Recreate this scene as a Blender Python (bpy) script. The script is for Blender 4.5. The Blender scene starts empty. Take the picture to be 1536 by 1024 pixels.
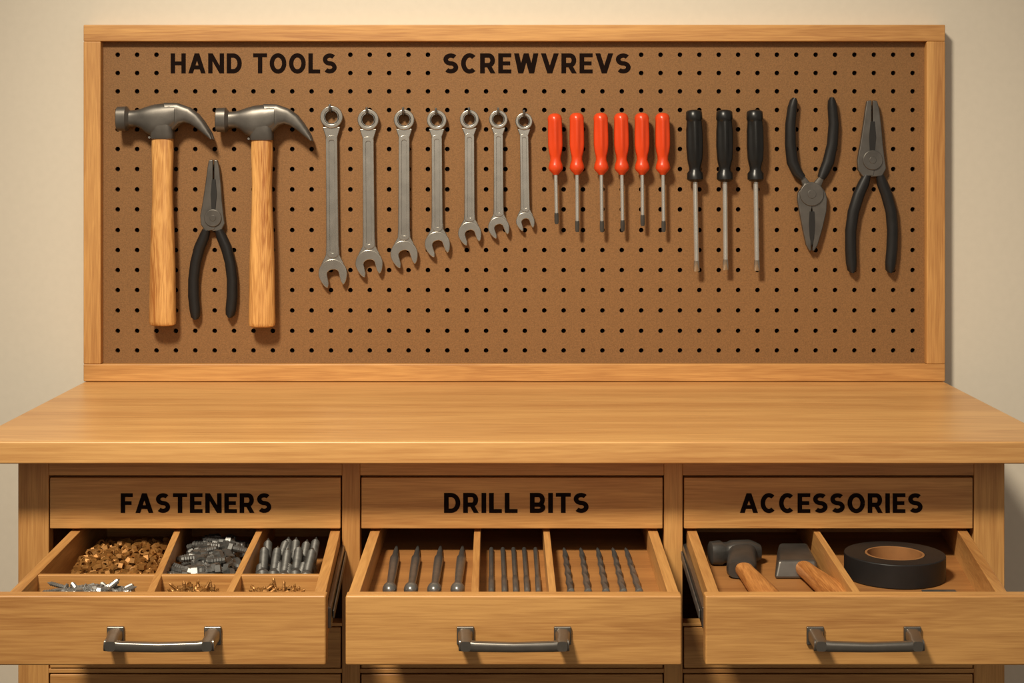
import bpy, bmesh, math, random
from mathutils import Vector, Matrix
random.seed(7)
F=2400.0; ZC=1.231; HY=242.0
def pl(px,py,Y): return Vector(((px-768)/F*Y, Y, ZC-(py-HY)/F*Y))
def fl(px,py,Z):
    Y=F*(ZC-Z)/(py-HY); return Vector(((px-768)/F*Y,Y,Z))
def xs(px,Y): return (px-768)/F*Y
def zs(py,Y): return ZC-(py-HY)/F*Y
def s2l(c):
    r=[]
    for v in c:
        v/=255.0
        r.append(v/12.92 if v<=0.04045 else ((v+0.055)/1.055)**2.4)
    return (r[0],r[1],r[2],1)
# ---------------- materials
def newmat(name):
    m=bpy.data.materials.new(name); m.use_nodes=True
    nt=m.node_tree; b=nt.nodes['Principled BSDF']; return m,nt,b
def wood(name,axis,light,dark,scale=1.0,rough=0.42,pore=0.6,ring=0.05):
    m,nt,b=newmat(name); N=nt.nodes; L=nt.links
    tc=N.new('ShaderNodeTexCoord'); oi=N.new('ShaderNodeObjectInfo')
    mul=N.new('ShaderNodeVectorMath'); mul.operation='SCALE'; mul.inputs[0].default_value=(3.1,5.7,4.3)
    L.new(oi.outputs['Random'],mul.inputs['Scale'])
    add=N.new('ShaderNodeVectorMath'); add.operation='ADD'
    L.new(tc.outputs['Object'],add.inputs[0]); L.new(mul.outputs[0],add.inputs[1])
    def mp(al,ac):
        q=N.new('ShaderNodeMapping'); sc=[ac*scale]*3; sc['xyz'.index(axis)]=al*scale
        q.inputs['Scale'].default_value=sc; L.new(add.outputs[0],q.inputs['Vector']); return q
    m1=mp(1.3,20); n1=N.new('ShaderNodeTexNoise'); n1.inputs['Scale'].default_value=1.5; n1.inputs['Detail'].default_value=6; n1.inputs['Distortion'].default_value=0.3
    L.new(m1.outputs[0],n1.inputs['Vector'])
    m2=mp(12,330); n2=N.new('ShaderNodeTexNoise'); n2.inputs['Scale'].default_value=1.6; n2.inputs['Detail'].default_value=3
    L.new(m2.outputs[0],n2.inputs['Vector'])
    ms=N.new('ShaderNodeMath'); ms.operation='MULTIPLY'; ms.inputs[1].default_value=75
    L.new(n1.outputs['Fac'],ms.inputs[0])
    sn=N.new('ShaderNodeMath'); sn.operation='SINE'; L.new(ms.outputs[0],sn.inputs[0])
    a1=N.new('ShaderNodeMath'); a1.operation='MULTIPLY_ADD'; a1.inputs[1].default_value=ring; L.new(sn.outputs[0],a1.inputs[0]); L.new(n1.outputs['Fac'],a1.inputs[2])
    a2=N.new('ShaderNodeMath'); a2.operation='MULTIPLY_ADD'; a2.inputs[1].default_value=pore; L.new(n2.outputs['Fac'],a2.inputs[0]); L.new(a1.outputs[0],a2.inputs[2])
    cr=N.new('ShaderNodeValToRGB'); cr.color_ramp.elements[0].position=0.53; cr.color_ramp.elements[1].position=1.01
    cr.color_ramp.elements[0].color=s2l(dark); cr.color_ramp.elements[1].color=s2l(light)
    L.new(a2.outputs[0],cr.inputs[0]); L.new(cr.outputs[0],b.inputs['Base Color'])
    b.inputs['Roughness'].default_value=rough
    bp=N.new('ShaderNodeBump'); bp.inputs['Strength'].default_value=0.15; bp.inputs['Distance'].default_value=0.0008
    L.new(a2.outputs[0],bp.inputs['Height']); L.new(bp.outputs[0],b.inputs['Normal'])
    return m
def plain(name,col,rough=0.5,metal=0.0,nscale=60,var=0.12,bump=0.0,col2=None,spec=0.5):
    m,nt,b=newmat(name); N=nt.nodes; L=nt.links
    tc=N.new('ShaderNodeTexCoord'); n=N.new('ShaderNodeTexNoise'); n.inputs['Scale'].default_value=nscale; n.inputs['Detail'].default_value=5
    L.new(tc.outputs['Object'],n.inputs['Vector'])
    cr=N.new('ShaderNodeValToRGB'); cr.color_ramp.elements[0].position=0.3; cr.color_ramp.elements[1].position=0.7
    c=s2l(col); d=s2l(col2) if col2 else tuple(x*(1-2*var) for x in c[:3])+(1,)
    cr.color_ramp.elements[0].color=d; cr.color_ramp.elements[1].color=c
    L.new(n.outputs['Fac'],cr.inputs[0]); L.new(cr.outputs[0],b.inputs['Base Color'])
    b.inputs['Roughness'].default_value=rough; b.inputs['Metallic'].default_value=metal; b.inputs['Specular IOR Level'].default_value=spec
    if bump:
        bp=N.new('ShaderNodeBump'); bp.inputs['Strength'].default_value=bump; bp.inputs['Distance'].default_value=0.001
        L.new(n.outputs['Fac'],bp.inputs['Height']); L.new(bp.outputs[0],b.inputs['Normal'])
    return m
OL,OD=(210,157,92),(168,115,62)
W_x=wood('oak_grain_x','x',OL,OD); W_z=wood('oak_grain_z','z',OL,OD); W_y=wood('oak_grain_y','y',OL,OD)
W_top=wood('oak_tabletop','x',(214,164,101),(180,127,73),scale=0.8,rough=0.36)
W_ply=wood('drawer_bottom_wood','x',(172,119,65),(142,94,49),rough=0.55)
W_han=wood('hickory_handle','z',(222,168,100),(158,100,47),scale=1.7,rough=0.33,pore=0.6,ring=.10)
W_han2=wood('hickory_handle_y','y',(206,142,78),(148,90,42),scale=1.7,rough=0.4,pore=0.6,ring=.10)
M_peg=plain('pegboard_hardboard',(140,100,60),0.62,0,520,0.15,0.35,spec=.3)
M_hole_shade=plain('painted_hole_shade',(20,12,8),0.9,spec=.1)  # near-black colour standing in for the shade inside the peg holes
M_wall=plain('painted_wall',(214,204,187),0.9,0,90,0.015,0.08,spec=.2)
M_floor=plain('concrete_floor',(120,108,95),0.8,0,8,0.1)
M_text=plain('lettering_paint',(24,13,9),0.9,spec=.08)
M_forge=plain('forged_steel',(112,107,101),0.38,0.7,45,0.16,0.08)
M_forge2=plain('dark_forged_steel',(84,82,79),0.4,0.5,60,0.14,0.08)
M_bit=plain('drill_steel',(138,136,132),0.3,0.7,80,0.12)
M_chrome=plain('satin_chrome',(180,174,164),0.26,0.88,50,0.10)
M_shaft=plain('polished_steel',(226,221,212),0.24,0.8,50,0.05)
M_rubber=plain('black_rubber',(32,30,29),0.38,0,80,0.1,spec=.35)
M_blk=plain('black_plastic',(28,27,26),0.32,0,80,0.1,spec=.4)
M_red=plain('orange_red_plastic',(216,68,24),0.3,0,20,0.06)
M_gun=plain('gunmetal',(138,132,124),0.3,0.85,70,0.08)
M_brass=plain('brass',(176,124,64),0.45,0.5,120,0.25)
M_zinc=plain('zinc_steel',(176,173,168),0.36,0.75,100,0.2)
M_zinc2=plain('dull_steel',(128,127,124),0.42,0.7,100,0.2)
M_scr=plain('black_oxide_screw',(98,96,92),0.5,0.4,100,0.25)
M_tape=plain('electrical_tape',(34,33,33),0.45,0,60,0.1,spec=.35)
M_card=plain('cardboard_core',(150,102,56),0.8,0,60,0.1)
M_dark=plain('dark_slot',(22,20,18),0.7)
# ---------------- mesh helpers
COL=bpy.context.scene.collection
def mk(name,verts,faces,mat,smooth=30,bevel=0,seg=2):
    me=bpy.data.meshes.new(name); me.from_pydata([tuple(v) for v in verts],[],faces); me.update()
    bm=bmesh.new(); bm.from_mesh(me); bmesh.ops.recalc_face_normals(bm,faces=bm.faces); bm.to_mesh(me); bm.free()
    me.materials.append(mat); o=bpy.data.objects.new(name,me); COL.objects.link(o)
    if smooth:
        for p in me.polygons: p.use_smooth=True
        try: me.set_sharp_from_angle(angle=math.radians(smooth))
        except Exception: pass
    if bevel:
        b=o.modifiers.new('bevel','BEVEL'); b.width=bevel; b.segments=seg; b.limit_method='ANGLE'; b.angle_limit=math.radians(35)
        if smooth:
            try: b.harden_normals=True
            except Exception: pass
    return o
def box(name,x0,x1,y0,y1,z0,z1,mat,bevel=0.0015):
    v=[(x,y,z) for x in (x0,x1) for y in (y0,y1) for z in (z0,z1)]
    f=[(0,1,3,2),(4,6,7,5),(0,4,5,1),(2,3,7,6),(0,2,6,4),(1,5,7,3)]
    return mk(name,v,f,mat,30,bevel)
def group(name,parts,loc=None):
    e=bpy.data.objects.new(name,None); COL.objects.link(e); e.empty_display_size=0.02
    if loc is None:
        c=Vector((0,0,0)); k=0
        for p in parts:
            if p.type=='MESH':
                for v in p.bound_box: c+=p.matrix_world@Vector(v); k+=1
        loc=c/max(k,1)
    e.location=loc
    for p in parts:
        p.parent=e; p.matrix_parent_inverse=Matrix.Translation(-Vector(loc))
    return e
def rings(name,R,mat,smooth=40,cap=True):
    n=len(R[0]); V=[v for r in R for v in r]; Fc=[]
    for i in range(len(R)-1):
        for j in range(n):
            k=(j+1)%n; Fc.append((i*n+j,i*n+k,(i+1)*n+k,(i+1)*n+j))
    if cap:
        Fc.append(tuple(range(n))); Fc.append(tuple((len(R)-1)*n+j for j in range(n)))
    return mk(name,V,Fc,mat,smooth)
def sring(c,a1,a2,a,b,e=2.0,n=28,flute=0,nf=6,tw=0):
    out=[]
    for j in range(n):
        t=2*math.pi*j/n; ct,st=math.cos(t),math.sin(t)
        k=(abs(ct)**e+abs(st)**e)**(-1.0/e)
        k*=1-flute*(0.5+0.5*math.cos(nf*t))
        u,w=a*k*ct,b*k*st
        if tw: u,w=u*math.cos(tw)-w*math.sin(tw),u*math.sin(tw)+w*math.cos(tw)
        out.append(c+a1*u+a2*w)
    return out
def loft(name,pts,Y,mat,e=2.0,n=28,smooth=45,fixdir=None):
    P=[pl(p[0],p[1],Y)+Vector((0,(p[4] if len(p)>4 else 0)/1000,0)) for p in pts]; R=[]
    s=Y/F
    for i,p in enumerate(pts):
        a=P[max(i-1,0)]; b=P[min(i+1,len(P)-1)]; t=(b-a)
        if fixdir: t=Vector(fixdir)
        t.normalize(); a2=Vector((0,1,0)); a1=t.cross(a2); a1.normalize(); a2=a1.cross(t)
        R.append(sring(P[i],a1,a2,p[2]*s,p[3]/1000,e,n,p[5] if len(p)>5 else 0))
    return rings(name,R,mat,smooth)
def loft3(name,pts,mat,e=2.0,n=16,smooth=45,twist=0,up=(0,0,1)):
    R=[]
    for i,p in enumerate(pts):
        a=pts[max(i-1,0)][0]; b=pts[min(i+1,len(pts)-1)][0]; t=(b-a).normalized()
        a1=t.cross(Vector(up)).normalized(); a2=a1.cross(t)
        R.append(sring(p[0],a1,a2,p[1],p[2],e,n,tw=twist*i))
    return rings(name,R,mat,smooth)
def poly(name,pts,Y0,th,mat,bevel=0.0008,smooth=30):
    n=len(pts); V=[pl(x,y,Y0) for x,y in pts]+[pl(x,y,Y0)+Vector((0,th,0)) for x,y in pts]
    Fc=[tuple(range(n)),tuple(range(2*n-1,n-1,-1))]+[(i,(i+1)%n,n+(i+1)%n,n+i) for i in range(n)]
    return mk(name,V,Fc,mat,smooth,bevel)
def ringsolid(name,O,I,th,mat,bevel=0.0008,ax=(0,1,0)):
    n=len(O); d=Vector(ax)*th
    V=list(O)+list(I)+[v+d for v in O]+[v+d for v in I]; Fc=[]
    for i in range(n):
        k=(i+1)%n
        Fc+= [(i,k,n+k,n+i),(2*n+i,2*n+k,3*n+k,3*n+i),(i,k,2*n+k,2*n+i),(n+i,n+k,3*n+k,3*n+i)]
    return mk(name,V,Fc,mat,35,bevel)
# ---------------- stroke lettering
T=0.215
def arc(cx,cy,rx,ry,a0,a1,n=14):
    return [(cx+rx*math.cos(math.radians(a0+(a1-a0)*i/n)),cy+ry*math.sin(math.radians(a0+(a1-a0)*i/n))) for i in range(n+1)]
def glyph(ch):
    o=T/2; q=[]
    def V(x,y0=0,y1=1): q.append([(x-o,y0),(x+o,y0),(x+o,y1),(x-o,y1)])
    def Hh(x0,x1,y): q.append([(x0,y-o*.9),(x1,y-o*.9),(x1,y+o*.9),(x0,y+o*.9)])
    def D(xb,xt,y0=0,y1=1,w=T*1.06): q.append([(xb-w/2,y0),(xb+w/2,y0),(xt+w/2,y1),(xt-w/2,y1)])
    def R(pts):
        L=[];n=len(pts)
        for i in range(n):
            a=pts[max(i-1,0)];b=pts[min(i+1,n-1)];dx,dy=b[0]-a[0],b[1]-a[1];l=math.hypot(dx,dy)
            L.append(((pts[i][0]-dy/l*o,pts[i][1]+dx/l*o),(pts[i][0]+dy/l*o,pts[i][1]-dx/l*o)))
        for i in range(n-1): q.append([L[i][0],L[i][1],L[i+1][1],L[i+1][0]])
    W=.7
    if ch=='H': W=.74; V(o);V(W-o);Hh(o,W-o,.5)
    elif ch=='A': W=.84; D(o,W/2);D(W-o,W/2);Hh(.2,W-.2,.3)
    elif ch=='N': W=.78; V(o);V(W-o);D(W-o,o)
    elif ch=='D':
        W=.74; V(o); R([(o,1-o),(.32,1-o)]+arc(.32,.5,W-o-.32,.5-o,90,-90,18)+[(o,o)])
    elif ch=='T': W=.68; V(W/2);Hh(0,W,1-o*.9)
    elif ch=='O': W=.82; R(arc(W/2,.5,W/2-o,.5-o+.01,0,360,32))
    elif ch=='L': W=.58; V(o);Hh(o,W,o*.9)
    elif ch=='C': W=.74; R(arc(W/2+.02,.5,W/2-o+.02,.5-o+.01,48,312,24))
    elif ch=='E': W=.6; V(o);Hh(o,W,o*.9);Hh(o,W,1-o*.9);Hh(o,W-.05,.5)
    elif ch=='F': W=.58; V(o);Hh(o,W,1-o*.9);Hh(o,W-.06,.5)
    elif ch=='I': W=T; V(o)
    elif ch=='V': W=.8; D(W/2,o);D(W/2,W-o)
    elif ch=='W': W=1.1; D(.3,o);D(.3,W/2);D(W-.3,W/2);D(W-.3,W-o)
    elif ch=='S':
        W=.68; ry=(1-T)/4; cx=W/2
        R(arc(cx,1-o-ry,cx-o,ry,38,270,18)[:-1]+arc(cx,o+ry,cx-o,ry,90,-142,18))
    elif ch in 'RB':
        W=.7; V(o); ry=.26
        yb=1-o-2*ry+.04
        R([(o,1-o),(.4,1-o)]+arc(.4,(1-o+yb)/2,W-o-.42,(1-o-yb)/2,90,-90,14)+[(o,yb)])
        if ch=='R': D(W-o,.38,0,yb)
        else: R([(o,yb),(.4,yb)]+arc(.4,(yb+o)/2,W-o-.4,(yb-o)/2,90,-90,14)+[(o,o)])
    elif ch==' ': W=.3
    return W,q
def text(name,s,x0,x1,yt,yb,Y):
    gs=[glyph(c) for c in s]; gap=.13
    tot=sum(g[0] for g in gs)+gap*(len(gs)-1); k=(x1-x0)/tot; hh=yb-yt; V=[];Fc=[];x=0
    for W,q in gs:
        for qi,quad in enumerate(q):
            b=len(V); lift=0.0004+0.00002*(qi%9)
            for (u,v) in quad: V.append(pl(x0+(x+u)*k,yb-v*hh,Y-lift))
            Fc.append((b,b+1,b+2,b+3))
        x+=W+gap
    return mk(name,V,Fc,M_text,0)
# ---------------- room
YW=2.432
box('wall_back',-3,3,YW,YW+0.1,0,2.7,M_wall,0)
box('floor',-3,3,-1.5,YW,-0.1,0,M_floor,0)
box('baseboard_back',-3,3,YW-0.012,YW,0,0.09,W_x,0.002)
# ---------------- pegboard
YF=2.400; YP=2.413
px0,px1,py0,py1=125,1418,37,572; ix0,ix1,iy0,iy1=151,1390,62,546
def fbox(n,a,b,c,d,mat,y0=YF,y1=YW-0.001,bev=0.0015): return box(n,xs(a,YF),xs(b,YF),y0,y1,zs(d,YF),zs(c,YF),mat,bev)
parts=[fbox('frame_top',px0,px1,py0,iy0,W_x),fbox('frame_bottom',px0,px1,iy1,py1,W_x),
 fbox('frame_side',px0,ix0,iy0,iy1,W_z),fbox('frame_side',ix1,px1,iy0,iy1,W_z)]
rows=[82,109.5,137,165,194,223.5,253.5,284,314,345,375,405,435,465.5,496,525.5]
cols=[176.5+i*(1369-176.5)/41 for i in range(42)]
xe=[ix0-4]+[(cols[i]+cols[i+1])/2 for i in range(41)]+[ix1+4]
ye=[iy0-4]+[(rows[i]+rows[i+1])/2 for i in range(15)]+[iy1+4]
V=[];Fc=[]
for ri in range(16):
    for ci in range(42):
        x0,x1,y0,y1=xe[ci],xe[ci+1],ye[ri],ye[ri+1]; cx,cy=cols[ci],rows[ri]
        b=len(V)
        if ri<2 and (250<cx<512 or 655<cx<952):
            V+=[pl(x0,y0,YP),pl(x1,y0,YP),pl(x1,y1,YP),pl(x0,y1,YP)]; Fc.append((b,b+1,b+2,b+3)); continue
        n=16; rad=3.6; outer=[];
        for j in range(n):
            t=2*math.pi*j/n+math.pi/4; c_,s_=math.cos(t),math.sin(t); m=max(abs(c_),abs(s_)); u,v=c_/m,s_/m
            X=cx+(u*(x1-cx) if u>0 else u*(cx-x0)); Yy=cy+(v*(y1-cy) if v>0 else v*(cy-y0))
            outer.append(pl(X,Yy,YP))
        inner=[pl(cx+rad*math.cos(2*math.pi*j/n+math.pi/4),cy+rad*math.sin(2*math.pi*j/n+math.pi/4),YP) for j in range(n)]
        back=[v+Vector((0,0.005,0)) for v in inner]
        V+=outer+inner+back
        for j in range(n):
            k=(j+1)%n; Fc+=[(b+j,b+k,b+n+k,b+n+j),(b+n+j,b+n+k,b+2*n+k,b+2*n+j)]
me=bpy.data.meshes.new('perforated_panel'); me.from_pydata([tuple(v) for v in V],[],Fc); me.update(); me.materials.append(M_peg)
pan=bpy.data.objects.new('perforated_panel',me); COL.objects.link(pan)
parts.append(pan)
parts.append(box('hole_shade_sheet',xs(ix0-3,YP),xs(ix1+3,YP),YP+0.006,YP+0.010,zs(iy1+3,YP),zs(iy0-3,YP),M_hole_shade,0))  # added dark sheet behind the panel, paints the holes as shaded
parts.append(text('label_hand_tools','HAND TOOLS',256,505,80,110,YP))
parts.append(text('label_screwdrivers','SCREWVREVS',665,946,80,110,YP))
group('pegboard',parts)
# ---------------- workbench
YT=F/1270.0; YC=F/1230.0
zt=ZC-0.331; zb=zt-0.0262
wb=[]
wb.append(box('top',xs(125,2.4),xs(1418,2.4),YT,YW-0.001,zb,zt,W_top,0.002))
def cb(n,a,b,c,d,mat,y0=YC,y1=YC+0.02,bev=0.001): return box(n,xs(a,YC),xs(b,YC),y0,y1,zs(d,YC),zs(c,YC),mat,bev)
ztop_px=HY+(ZC-zb)/YC*F
BOT=1740
wb.append(cb('post',27,73,ztop_px,BOT+15,W_z)); wb.append(cb('post',1461,1507,ztop_px,BOT+15,W_z))
wb.append(cb('stile',513,540,ztop_px,BOT,W_z)); wb.append(cb('stile',996,1024,ztop_px,BOT,W_z))
bays=[(73,513),(540,996),(1024,1461)]
for a,b in bays:
    wb.append(cb('rail',a,b,ztop_px,713,W_x))
    for c,d in ((934,939),(1003,1009),(1241,1247),(1480,1486),(1702,BOT)): wb.append(cb('rail',a,b,c,d,W_x,bev=0.0005))
    wb.append(cb('label_panel',a+2,b-2,716,792.5,W_x,YC-0.001,YC+0.018,0.0012))
    for c,d in ((940.5,1001.5),(1011,1239.5),(1248.5,1478.5),(1488,1700)):
        wb.append(cb('closed_drawer_front',a+2,b-2,c,d,W_x,YC-0.0005,YC+0.018,0.0012))
def pull(cx,cy,Y,w):
    c=pl(cx,cy,Y); P=[]; hw=w/2
    for sgn in (-1,1):
        x=c.x+sgn*(hw-0.009)
        P.append(box('pull_foot',x-0.009,x+0.009,Y-0.004,Y,c.z-0.0095,c.z+0.0095,M_gun,0.0012))
        P.append(loft3('pull_arm',[(Vector((x,Y-0.003,c.z)),0.008,0.008),(Vector((x,Y-0.014,c.z-.001)),0.0065,0.0065),(Vector((x-sgn*.001,Y-0.025,c.z-0.003)),0.0068,0.0062),(Vector((x-sgn*.001,Y-0.030,c.z-0.003)),0.0052,0.005)],M_gun,e=4,n=24))
    P.append(loft3('pull_bar',[(Vector((c.x-hw+0.004,Y-0.023,c.z-0.003)),0.0055,0.0060),(Vector((c.x-hw+0.02,Y-0.026,c.z-0.004)),0.0045,0.0052),(Vector((c.x,Y-0.027,c.z-0.0045)),0.0045,0.0048),(Vector((c.x+hw-0.02,Y-0.026,c.z-0.004)),0.0045,0.0052),(Vector((c.x+hw-0.004,Y-0.023,c.z-0.003)),0.0055,0.0060)],M_gun,e=4,n=24))
    return P
for a,b in bays:
    for cy in (1120,1360,1590): wb+=pull((a+b)/2,cy,YC,0.12)
x0,x1=xs(27,YC),xs(1507,YC)
wb.append(box('carcass_side',x0,x0+0.018,YC+0.02,YW-0.013,0.03,zb,W_z)); wb.append(box('carcass_side',x1-0.018,x1,YC+0.02,YW-0.013,0.03,zb,W_z))
wb.append(box('carcass_back',x0+0.018,x1-0.018,YW-0.025,YW-0.015,0.03,zb,W_ply)); wb.append(box('carcass_floor',x0+.018,x1-.018,YC+0.02,YW-0.025,0.03,0.05,W_ply))
for xp in (27,1507-46):
    wb.append(box('foot',xs(xp,YC),xs(xp+46,YC),YC,YC+0.05,0,0.04,W_z)); wb.append(box('foot',xs(xp,YC),xs(xp+46,YC),YW-0.08,YW-0.03,0,0.04,W_z))
wb.append(text('label_fasteners','FASTENERS',181,407,739.5,769,YC-0.001))
wb.append(text('label_drill_bits','DRILL BITS',666,883,739,769,YC-0.001))
wb.append(text('label_accessories','ACCESSORIES',1110,1384,739.5,769,YC-0.001))
group('workbench',wb,(0,2.1,0))
# ---------------- open drawers
YD=F/1448.0
YDi=YD+0.018
ZR=ZC-0.4500
YB=2.12
def board(name,p,q,th,z0,z1,mat,side=0,bev=0.0008):
    p=Vector((p[0],p[1]));q=Vector((q[0],q[1]));d=(q-p).normalized();n=Vector((-d.y,d.x))
    if side==0: a,b=-n*th/2,n*th/2
    else: a,b=Vector((0,0)),n*th*side
    c=[p+a,q+a,q+b,p+b]; V=[(v.x,v.y,z) for z in (z0,z1) for v in c]
    return mk(name,V,[(0,1,2,3),(7,6,5,4),(0,1,5,4),(1,2,6,5),(2,3,7,6),(3,0,4,7)],mat,30,bev)
def line(xf,xc):
    A=xs(xf,YD);B=xs(xc,YC); return lambda Y:A+(B-A)*(Y-YD)/(YC-YD)
def drawer(fx0,fx1,L,R,floor_d,divs,hx,cross=None,rail=None):
    P=[]; zf=ZR-floor_d; zbot=ZR-0.058
    P.append(box('front_panel',xs(fx0,YD),xs(fx1,YD),YD,YDi,zs(998,YD),ZR+0.0003,W_x,0.0022))
    P.append(board('side_panel',(L(YDi),YDi),(L(YB),YB),0.012,zbot,ZR-0.0012,W_y,-1))
    P.append(board('side_panel',(R(YDi),YDi),(R(YB),YB),0.012,zbot,ZR-0.0012,W_y,1))
    P.append(board('back_panel',(L(YB),YB),(R(YB),YB),0.012,zbot,ZR-0.0012,W_x,-1))
    c=[(L(YDi)+.006,YDi),(R(YDi)-.006,YDi),(R(YB)-.006,YB),(L(YB)+.006,YB)]
    V=[(x,y,z) for z in (zf-0.006,zf) for x,y in c]
    P.append(mk('bottom_panel',V,[(0,1,2,3),(7,6,5,4),(0,1,5,4),(1,2,6,5),(2,3,7,6),(3,0,4,7)],W_ply,0))
    for D in divs: P.append(board('divider',(D(YDi),YDi),(D(YB-.0),YB),0.008,zf,ZR-0.002,W_y))
    if cross: P.append(board('cross_divider',(L(cross)+.01,cross),(R(cross)-.01,cross),0.008,zf,ZR-0.0024,W_x))
    if rail:
        Q,sg=rail
        P.append(board('slide_rail',(Q(YDi+0.004)+sg*0.0005,YDi+0.004),(Q(YC+.1)+sg*0.0005,YC+.1),0.005,ZR-0.040,ZR-0.018,M_gun,-sg))
        P.append(board('slide_rail_channel',(Q(YDi+0.02)+sg*0.006,YDi+0.02),(Q(YC+.1)+sg*0.006,YC+.1),0.002,ZR-0.034,ZR-0.025,M_zinc2,-sg))
    P+=pull(hx,952,YD,0.1185)
    group('workbench_drawer',P); return zf
L1,R1=line(6,105),line(487,510)
D11,D12=line(222,265),line(340,388)
YX=F*0.450/(858-HY)
zf1=drawer(-58,489,L1,R1,0.044,[D11,D12],247,YX,(R1,1))
L2,R2=line(520,555),line(1021,987)
D21,D22=line(712,716),line(830,820)
zf2=drawer(518,1023,L2,R2,0.030,[D21,D22],771,None,None)
L3,R3=line(1064,1031),line(1516,1452)
D31=line(1291,1226)
zf3=drawer(1058,1592,L3,R3,0.038,[D31],1295,None,(L3,-1))
# ---------------- fastener piles
def lathe(prof,n=8):
    V=[];Fc=[]
    for r,z in prof:
        for j in range(n): V.append(Vector((r*math.cos(2*math.pi*j/n),r*math.sin(2*math.pi*j/n),z)))
    for i in range(len(prof)-1):
        for j in range(n): k=(j+1)%n; Fc.append((i*n+j,i*n+k,(i+1)*n+k,(i+1)*n+j))
    Fc.append(tuple(range(n))); Fc.append(tuple(range((len(prof)-1)*n,len(prof)*n)))
    return V,Fc
def nut(r,h):
    V=[];Fc=[]
    for z in (0,h):
        for rr in (r,r*.55):
            for j in range(6): V.append(Vector((rr*math.cos(j*math.pi/3),rr*math.sin(j*math.pi/3),z-h/2)))
    for j in range(6):
        k=(j+1)%6
        Fc+=[(j,k,6+k,6+j),(12+j,12+k,18+k,18+j),(j,k,12+k,12+j),(6+j,6+k,18+k,18+j)]
    return V,Fc
def screw(l,r,hr,point=True,k=7,n=8):
    pr=[(hr*.6,0),(hr,l*.04),(hr,l*.10),(r,l*.14)]
    for i in range(k):
        z=l*(.22+.62*i/k); pr+=[(r*.72,z),(r*1.12,z+l*.31/k)]
    pr+= [(r*.7,l*.87),(r*.05,l)] if point else [(r,l*.9),(r,l)]
    return lathe(pr,n)
def bolt(l,r,hr):
    v,f=lathe([(hr,0),(hr,l*.2)],6); v2,f2=lathe([(r,l*.2),(r,l*.45)]+[(r*(.82 if i%2 else 1.05),l*(.47+.5*i/9)) for i in range(10)]+[(r*.7,l)],8)
    b=len(v); return v+v2,f+[tuple(b+k for k in q) for q in f2]
def pile(name,units,quad,zlo,zhi,n,mat,flat=False,m=0.06):
    V=[];Fc=[]
    for i in range(n):
        u,v=random.uniform(m,1-m),random.uniform(m,1-m)
        a=Vector(quad[0]).lerp(Vector(quad[1]),u); b=Vector(quad[3]).lerp(Vector(quad[2]),u); p=a.lerp(b,v)
        edge=min(u,1-u,v,1-v)*2
        z=zlo+(zhi-zlo)*random.random()**0.6*(0.62+0.38*min(1,edge*1.8))
        M=Matrix.Translation((p.x,p.y,z))@Matrix.Rotation(random.uniform(0,6.28),4,'Z')@Matrix.Rotation(random.uniform(0,3.14) if not flat else 1.57+random.uniform(-.25,.25),4,'X')
        uv,uf=random.choice(units); b0=len(V); V+=[M@w for w in uv]; Fc+=[tuple(b0+k for k in f) for f in uf]
    return mk(name,V,Fc,mat,30)
ys=YDi+0.008
def quad(A,B,y0,y1,ma=0.008,mb=0.008): return [(A(y0)+ma,y0),(B(y0)-mb,y0),(B(y1)-mb,y1),(A(y1)+ma,y1)]
YK=YC+0.07
qa=quad(L1,D11,YX+.012,YK,0.018,0.010); qb=quad(D11,D12,YX+.02,YK,.018,.018)
pile('brass_nut_pile',[nut(.0052,.005),nut(.0044,.004),nut(.0058,.0055)],qa,zf1+.004,ZR-.018,600,M_brass)
pile('steel_bolt_pile',[bolt(.030,.0042,.0078),bolt(.026,.0038,.007),nut(.0075,.007)],qb,zf1+.007,ZR-.016,130,M_zinc2,True,m=.08)
V=[];Fc=[]
for r_,(cnt,yo,zo,rx) in enumerate(((6,.040,.010,-1.36),(5,.070,.019,-1.36),(6,.125,.012,-1.30))):
    for i in range(cnt):
        u=(i+.5)/cnt; yy=YX+yo+random.uniform(-.008,.008)
        xA=D12(yy)+.012; xB=R1(yy)-.026
        M=Matrix.Translation((xA+(xB-xA)*u,yy,zf1+zo))@Matrix.Rotation(random.uniform(-.10,.10)+.04,4,'Z')@Matrix.Rotation(rx,4,'X')
        uv,uf=screw(.082,.0048,.0072,k=12,n=12); b0=len(V); V+=[M@w for w in uv]; Fc+=[tuple(b0+k for k in f) for f in uf]
mk('steel_screw_set',V,Fc,M_scr,30)
yq=YX-.012
qd=quad(L1,D11,ys,yq,0.020,0.014); qe=quad(D11,D12,ys,yq,.012,.012); qf=quad(D12,R1,ys,yq,.010,.02)
pile('zinc_screw_pile',[screw(.030,.0028,.005),screw(.024,.0024,.0046),nut(.005,.005)],qd,zf1+.004,ZR-.008,250,M_zinc,True,m=.14)
pile('brass_screw_pile',[nut(.0048,.0045),screw(.014,.0018,.0038)],qe,zf1+.004,ZR-.009,340,M_brass,m=.12)
pile('brass_screw_pile',[nut(.0048,.0045),screw(.014,.0018,.0038)],qf,zf1+.004,ZR-.010,320,M_brass,m=.12)
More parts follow.
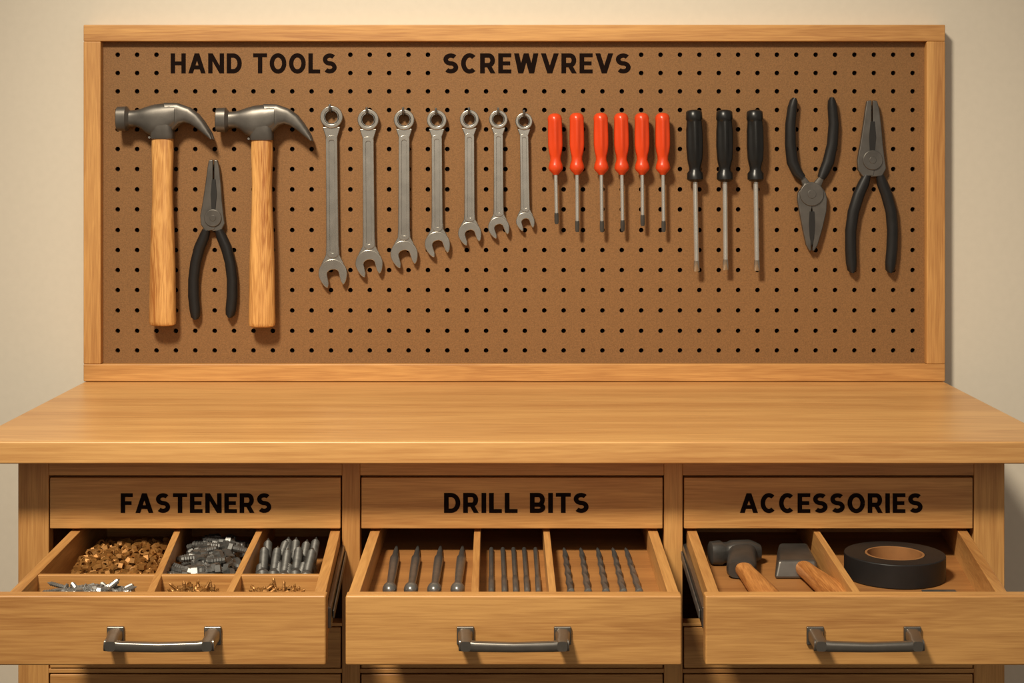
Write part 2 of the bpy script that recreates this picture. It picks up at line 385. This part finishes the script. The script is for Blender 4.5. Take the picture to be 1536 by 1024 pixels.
# ---------------- drill bits
def bit(n0,n1,kind):
    r={'a':.0052,'b':.0032,'c':.0042}[kind]; zc_=zf2+r+.0003
    A=fl(n0[0],n0[1],zc_);B=fl(n1[0],n1[1],zc_)
    pts=[]
    def at(t): return A.lerp(B,t)
    if kind=='a':
        zr=zf2+.0082
        A=fl(n0[0],n0[1],zr);B=fl(n1[0],n1[1],zf2+.004)
        for t,q in ((0,.002),(.01,.0055),(.035,.008),(.06,.0078),(.085,.0052),(.12,.0042),(.3,.0048),(.62,.0056),(.7,.0056),(.72,.0042),(.88,.003),(.99,.0016),(1,.0004)): pts.append((at(t),q,q))
        return loft3('drill_bit',pts,M_bit,n=18)
    if kind=='b':
        for t,q in ((0,.002),(.01,.0033),(.3,.0033),(.31,.0026)): pts.append((at(t),q,q))
        k=30
        for i in range(k): pts.append((at(.32+.62*i/k),.0030 if i%2 else .0024,.0024 if i%2 else .0030))
        pts.append((at(.97),.0024,.0024)); pts.append((at(1),.0004,.0004))
        return loft3('drill_bit',pts,M_bit,n=12)
    k=56
    pts=[(at(0),.002,.002)]
    for i in range(k):
        t=.01+.93*i/k; f=1.0-.3*t; pts.append((at(t),.0045*f,.0033*f))
    pts.append((at(1),.0006,.0004))
    return loft3('drill_bit',pts,M_bit,n=16,twist=.26)
for a,b in (((584,887),(595,819)),((616,887),(627,819)),((651,887),(661,819)),((686,887),(694,819))): bit(a,b,'a')
for a,b in (((737,888),(737,821)),((757,888),(754,821)),((774,888),(770,821)),((791,888),(786,821)),((808,888),(803,821))): bit(a,b,'b')
for a,b in (((856,888),(846,821)),((882,888),(871,821)),((909,888),(896,821)),((935,888),(919,821)),((959,888),(938,821))): bit(a,b,'c')
# ---------------- right drawer contents
def circ(c,R,n=64): return [c+Vector((R*math.cos(2*math.pi*i/n),R*math.sin(2*math.pi*i/n),0)) for i in range(n)]
tc=fl(1342,829,zf3+.028); tc.z=zf3+.0002
group('tape_roll',[ringsolid('tape_winding',circ(tc,.0585),circ(tc,.0345),.028,M_tape,.0015,(0,0,1)),
  ringsolid('cardboard_core',circ(tc+Vector((0,0,.0003)),.0343),circ(tc+Vector((0,0,.0003)),.0315),.0274,M_card,.0004,(0,0,1))])
def whandle(S,E,k=1.0):
    d=(E-S).normalized(); L=(E-S).length
    return loft3('wooden_handle',[(S+d*t*L,a*k,b*k) for t,a,b in ((.0,.0088,.0075),(.2,.0092,.0078),(.45,.0108,.0092),(.75,.0122,.0105),(.95,.0125,.0108),(1,.010,.009))],W_han2,e=2.4,n=24)
r=.0140; z1=zf3+r+.0003
A=fl(1064,829,z1); B=fl(1140,827,z1)
def at(t): return A.lerp(B,t)
P=[loft3('hammer_head',[(at(t),q*r,q*r) for t,q in ((0,.7),(.03,.92),(.22,1),(.28,.84),(.36,.84),(.44,.98),(.8,1),(.9,.85),(1,.62))],M_forge2,e=3.2,n=32)]
S=at(.66); N0=fl(1112,855,zf3+.011); dd=(N0-S)
P.append(loft3('hammer_neck',[(S,.0165,.0125),(S+dd*.5,.0170,.0125),(S+dd*.92,.0175,.0115),(S+dd*1.0,.0150,.0098)],M_forge2,e=3.2,n=28))
P.append(whandle(S+dd*.8,fl(1162,908,zf3+.0125),1.12))
group('hammer',P)
zb3=zf3+.0002; zt3=zf3+.021
def q4(pts,z): return [Vector(((px-768)/F*Y,Y,z)) for px,Y in pts]
Yf,Yb=1.872,1.965
bot=q4([(1161,Yf-.004),(1231,Yf-.004),(1215,Yb),(1164,Yb)],zb3); top=q4([(1167,Yf+.003),(1225,Yf+.003),(1211,Yb-.004),(1169,Yb-.004)],zt3)
P=[mk('mallet_head',bot+top,[(0,1,2,3),(7,6,5,4),(0,1,5,4),(1,2,6,5),(2,3,7,6),(3,0,4,7)],M_forge,40,.0040,3)]
P.append(whandle(Vector(((1205-768)/F*Yf,Yf+.012,zf3+.0112)),fl(1276,908,zf3+.0125),1.15))
group('mallet',P)
mb=fl(1410,889,zf3)
box('metal_plate',mb.x-.019,mb.x+.019,mb.y-.008,mb.y+.008,zf3+.0001,zf3+.0018,M_zinc2,.0003)  # small flat gray metal plate, of no particular kind
# ---------------- hammers on pegboard
def hammer(dx,dy=0,ex=0):
    Y=YP-0.024; P=[]
    H=[(175.5,178,15,13),(177,178,18,15.5),(190,178,18.6,16),(192.5,178,15,13),(195,178,12.5,10.5),(204,177.5,12.5,10.5),(212,178,15,12),(220,180,20,13.5),(232,181,24.5,14),(246,180,25,14),(256,176,21,14),(264,172.5,16.5,14)]
    P.append(loft('hammer_head',[(x+dx,y+dy,a,b) for x,y,a,b in H],Y,M_forge,e=2.8,n=36,fixdir=(1,0,0)))
    C=[(254,175,22),(268,170.5,16),(281,172.5,12),(292,178.5,9.6),(301,187,7.4),(309,196,5.4),(315,203,3.6),(319,209,1.2)]
    for sg in (-1,1):
        P.append(loft('claw',[(x+dx,y+dy,a,5.8-(i*.25),sg*(6.2+i*.35)) for i,(x,y,a) in enumerate(C)],Y,M_forge,e=2.8,n=20))
    P.append(loft('eye_socket',[(244+dx,y+dy,a,b) for y,a,b in ((170,16,13.5),(190,16.5,13.8),(203,17.5,13),(208,17,12))],Y,M_forge,e=4,n=32))
    G=[(204,15,10),(209,16,10.5),(225,16.5,11),(250,15.6,11),(275,15,11),(305,15.5,12),(345,17.2,13),(390,18.6,13.5),(430,19.2,14),(465,19.6,14.3),(481,20,14.3),(486,19,13.5),(488,15,11)]
    P.append(loft('wooden_handle',[(244+dx,y+dy,a,b) for y,a,b in G],Y,W_han,e=2.6,n=32))
    P.append(loft3('peg_hook',[(pl(224+dx,206+dy,YP+.002),.0018,.0018),(pl(224+dx,206+dy,YP-.018),.0018,.0018)],M_chrome,n=10,up=(1,0,0)))
    group('hammer',P)
hammer(0); hammer(149,2)
# ---------------- wrenches
def wrench(cx,cy,R,jx,jy,JR,sw,tilt):
    Y=YP-0.013; P=[]
    def cp(cx,cy,r,n=36): return [pl(cx+r*math.cos(2*math.pi*i/n),cy+r*math.sin(2*math.pi*i/n),Y-.001) for i in range(n)]
    P.append(ringsolid('box_end',cp(cx,cy,R),cp(cx,cy,R*.62),.0085,M_chrome,.0014))
    P.append(ringsolid('box_end_bore',cp(cx,cy,R*.64,12),cp(cx,cy,R*.56,12),.007,M_zinc2,.0004))
    y0=cy+R*.86; y1=jy-JR*.6
    N=14
    lft=[];rgt=[]
    for i in range(N+1):
        t=i/N; y=y0+(y1-y0)*t; x=cx+(jx-cx)*t
        w=sw*(.88+.14*t); w+=max(0,1-t/.10)**2*R*.30; w+=max(0,1-(1-t)/.10)**2*JR*.36
        lft.append((x-w,y)); rgt.append((x+w,y))
    P.append(poly('shaft',lft+rgt[::-1],Y+.0012,.0048,M_chrome,.0012))
    ya,yb=y0+(y1-y0)*.09,y0+(y1-y0)*.92
    def st(w,ya,yb,n=8):
        o=[]
        for i in range(n+1):
            t=math.pi*i/n; o.append((w*math.cos(t),ya-w*.7*math.sin(t)))
        for i in range(n+1):
            t=math.pi+math.pi*i/n; o.append((w*math.cos(t),yb-w*.7*math.sin(t)))
        r=[]
        for u,v in o:
            tt=(v-y0)/(y1-y0); r.append(pl(cx+(jx-cx)*tt+u,v,Y-.0008))
        return r
    P.append(ringsolid('shaft_rib',st(sw*.88,ya,yb),st(sw*.42,ya+sw*.4,yb-sw*.4),.003,M_chrome,.0004))
    a=math.radians(90+tilt)
    d=(math.cos(a),math.sin(a)); nrm=(-d[1],d[0]); h=JR*.40
    pts=[]; a0=math.asin(h/JR)+.10; n=34
    for i in range(n+1):
        t=a0+(2*math.pi-2*a0)*i/n
        rr=JR*(1.0+.10*math.exp(-((min(t,2*math.pi-t)-.62)/.35)**2))
        u,v=rr*math.cos(t),rr*math.sin(t); pts.append((jx+d[0]*u+nrm[0]*v,jy+d[1]*u+nrm[1]*v))
    inn=[(JR*.62,-h*1.05),(-JR*.02,-h*1.0)]
    for i in range(1,6):
        t=-math.pi/2-math.pi*i/6; inn.append((-JR*.02+h*.62*math.cos(t),h*math.sin(t)))
    inn+=[(-JR*.02,h),(JR*.62,h*1.05)]
    for u,v in inn: pts.append((jx+d[0]*u+nrm[0]*v,jy+d[1]*u+nrm[1]*v))
    P.append(poly('open_end_jaw',pts,Y-.0006,.0075,M_chrome,.0012))
    hk=pl(cx,cy-R*.5,YP)
    P.append(loft3('peg_hook',[(hk+Vector((0,.003,0)),.002,.002),(hk+Vector((0,-.012,0)),.002,.002),(hk+Vector((0,-.019,.002)),.002,.002),(hk+Vector((0,-.0215,.006)),.002,.002),(hk+Vector((0,-.0215,.010)),.0016,.0016)],M_zinc2,n=10,up=(1,0,0)))
    group('combination_wrench',P)
for w in ((497,175.5,17,499,410,21.5,9.6,-12),(552,179.5,16,553.5,395,20.5,9.2,-14),(606,179.5,15.5,606,381,20.5,9,-16),(655,180,15,656,366,19,8.6,-18),
          (704,179,14.5,704.5,350,17.5,8,-18),(747.5,179,14,748,341,16,7.6,-20),(786,182,13,788,332,14,7,-18)): wrench(*w)
# ---------------- screwdrivers
def sdriver(x0,xb,yt,yh,ybm,hw,mat,kind):
    Y=YP-0.02; P=[]; L=yh-yt
    def X(y): return x0+(xb-x0)*(y-yt)/(ybm-yt)
    if kind=='red': pr=[(0,.25,0),(.012,.55,0),(.04,.80,0),(.09,.93,.0),(.14,.95,.12),(.35,1,.16),(.52,1,.16),(.62,.9,.12),(.70,.70,0),(.76,.66,0),(.83,.84,0),(.89,.93,0),(.93,.80,0),(.97,.5,0),(1,.32,0)]
    else: pr=[(0,.3,0),(.01,.7,0),(.03,.88,0),(.13,.93,0),(.15,.86,0),(.17,.9,.12),(.3,.98,.16),(.5,1,.16),(.68,.92,.14),(.74,.78,0),(.80,.66,0),(.84,.66,0),(.88,.9,0),(.96,.92,0),(.985,.7,0),(1,.4,0)]
    P.append(loft('handle',[(X(yt+L*t),yt+L*t,hw*w,hw*w,0,f) for t,w,f in pr],Y,mat,n=48))
    r=2.9 if kind=='red' else 3.8
    P.append(loft('shaft',[(X(yh-4),yh-4,r,r),(X(ybm-16),ybm-16,r,r)],Y,M_shaft,n=20))
    if kind=='red': P.append(loft('tip',[(X(ybm-17),ybm-17,r*1.02,r*1.02),(X(ybm-12),ybm-12,r*1.15,r*.9),(X(ybm-3),ybm-3,r*1.1,r*.4),(X(ybm),ybm,r*.8,r*.25)],Y,M_forge2,n=16))
    else: P.append(loft('tip',[(X(ybm-17),ybm-17,r,r),(X(ybm-10),ybm-10,r*1.15,r*.8),(X(ybm-2),ybm-2,r*1.2,r*.35),(X(ybm),ybm,r,r*.2)],Y,M_chrome,n=16))
    hy=yt+L*.76
    P.append(loft3('peg_hook',[(pl(X(hy),hy-2,YP+.003),.002,.002),(pl(X(hy),hy-2,Y+.004),.002,.002)],M_zinc2,n=8,up=(1,0,0)))
    group('screwdriver',P)
for x0,xb,yb in ((832,835,336),(865,866,348),(901,903,348),(931.5,934,347),(962.5,964,339),(993.5,995.5,348)): sdriver(x0,xb,169 if x0!=832 else 170,262,yb,12,M_red,'red')
for x0,xb,yb in ((1041,1045,407),(1086.5,1088.5,405),(1132,1135.5,406)): sdriver(x0,xb,164.5,273,yb,13.5,M_blk,'blk')
# ---------------- pliers
def pliers(ox,oy,jawL,jawR,hL,hR,piv,pr,slot,fl_=1):
    Y=YP-0.016; P=[]
    P.append(poly('jaw_half',[(ox+x,oy+y) for x,y in jawL],Y,.008,M_forge,.0016))
    P.append(poly('jaw_half',[(ox+x,oy+y) for x,y in jawR],Y+.0006,.008,M_forge,.0016))
    n=28
    P.append(poly('pivot_boss',[(ox+piv[0]+pr*math.cos(2*math.pi*i/n),oy+piv[1]+pr*math.sin(2*math.pi*i/n)) for i in range(n)],Y-.002,.012,M_forge,.001))
    P.append(poly('pivot_rivet',[(ox+piv[0]+pr*.36*math.cos(2*math.pi*i/n),oy+piv[1]+pr*.36*math.sin(2*math.pi*i/n)) for i in range(n)],Y-.0026,.004,M_forge,.0005))
    if slot: P.append(poly('jaw_serration',[(ox+x,oy+y) for x,y in slot],Y-.0008,.004,M_dark,.0003))
    for hnd in (hL,hR):
        P.append(loft('handle_grip',[(ox+x,oy+y,a,6.8,2) for x,y,a in hnd],Y+.003,M_rubber,n=24))
        x0,y0,a0=hnd[0]; 
        P.append(loft('tang',[(ox+piv[0]+(x0-piv[0])*.25,oy+piv[1]+(y0-piv[1])*.25,8,3.4,1),(ox+x0,oy+y0,a0*.7,3.4,1),(ox+hnd[1][0],oy+hnd[1][1],a0*.6,3,1)],Y+.003,M_forge,e=4,n=16))
    hk=pl(ox+piv[0],oy+piv[1],YP)
    P.append(loft3('peg_hook',[(hk+Vector((0,.003,0)),.0022,.0022),(hk+Vector((0,-.014,0)),.0022,.0022)],M_zinc2,n=8,up=(1,0,0)))
    group('pliers',P)
JL=[(-.6,0),(-7,1),(-9,12),(-12,35),(-16,62),(-20,84),(-19,98),(-12,108),(2,106),(4,96),(2,84),(-1,80)]
JR_=[(.8,0),(6,1),(8.5,12),(11,35),(13,62),(15,82),(17,96),(12,107),(-2,108),(-5,96),(-2,84),(.8,80)]
SL=[(-2.2,30),(3.2,30),(5,52),(3,74),(0,80),(-3,74),(-4.2,52)]
pliers(320,239,JL,JR_,[(-11,106,6),(-14,116,8),(-21,132,8.4),(-27,155,8.2),(-30,180,8.2),(-30,205,8.4),(-28,225,8.2),(-27,236,7),(-26.5,240,3)],
 [(8,106,6),(12,116,8),(19,132,8.4),(25,155,8.2),(28,180,8.2),(28,205,8.4),(26,225,8.2),(25,233,7),(24.5,237,3)],(-1,88),13,SL)
pliers(1308.5,150,[(x*1.12,y*1.07) for x,y in JL],[(x*1.25,y*1.07) for x,y in JR_],[(-8,113,6),(-12,124,8.4),(-20,142,8.8),(-28,168,8.8),(-32,196,8.6),(-32,224,8.6),(-31,244,8.4),(-30,255,7),(-30,259,3)],
 [(12,113,6),(15,124,8.4),(22,142,8.8),(29,168,8.8),(31,196,8.6),(30,224,8.6),(28,244,8.4),(27,255,7),(27,259,3)],(1,90),15,[(x*1.15,y*1.07) for x,y in SL])
jl=[(-21,-2),(-22,8),(-19,26),(-14,52),(-9,76),(-4,85),(-.8,86),(-.8,24),(2,14),(4,-10),(-10,-18)]
jr=[(21,-2),(23,8),(22,26),(16,52),(9,76),(4,85),(.8,86),(.8,24),(-2,14),(-4,-10),(10,-18)]
sl=[(-3.6,26),(3.6,26),(4.6,44),(3.2,66),(0,78),(-3.2,66),(-4.6,44)]
pliers(1218,291,jl,jr,[(-14,-24,6),(-22,-32,8),(-29,-48,9),(-32,-75,8.6),(-32,-105,8),(-29,-130,7.4),(-27,-140,6),(-26,-144,3)],
 [(14,-24,6),(18,-32,8),(25,-48,9),(31,-75,8.4),(33,-105,8),(31,-130,7.4),(30,-140,6),(30,-145,3)],(0,0),18,sl)
# ---------------- camera, lights, world
cam=bpy.data.cameras.new('camera'); co=bpy.data.objects.new('camera',cam); COL.objects.link(co)
co.location=(0,0,ZC); co.rotation_euler=(math.radians(90),0,0); cam.sensor_width=36; cam.lens=36*F/1536; cam.shift_y=-(512-HY)/1536
cam.clip_start=0.01; bpy.context.scene.camera=co
def aim(o,loc,tgt):
    o.location=loc; o.rotation_euler=(Vector(tgt)-Vector(loc)).to_track_quat('-Z','Y').to_euler()
def area(name,loc,tgt,size,power,col):
    l=bpy.data.lights.new(name,'AREA'); l.size=size; l.energy=power; l.color=col
    o=bpy.data.objects.new(name,l); COL.objects.link(o); aim(o,loc,tgt); return o
sp=bpy.data.lights.new('key_light','SPOT'); sp.energy=385; sp.color=(1,.89,.71); sp.shadow_soft_size=0.20; sp.spot_size=math.radians(55); sp.spot_blend=1.0
so=bpy.data.objects.new('key_light',sp); COL.objects.link(so); aim(so,(-0.7,0.35,2.8),(-0.02,2.2,0.97))
area('fill_light',(0.3,-1.2,2.0),(0,2.2,0.9),1.8,9.5,(1,.91,.78))
w=bpy.data.worlds.new('world'); bpy.context.scene.world=w; w.use_nodes=True
w.node_tree.nodes['Background'].inputs[0].default_value=(1,.89,.75,1); w.node_tree.nodes['Background'].inputs[1].default_value=0.235
bpy.context.scene.view_settings.view_transform='Standard'
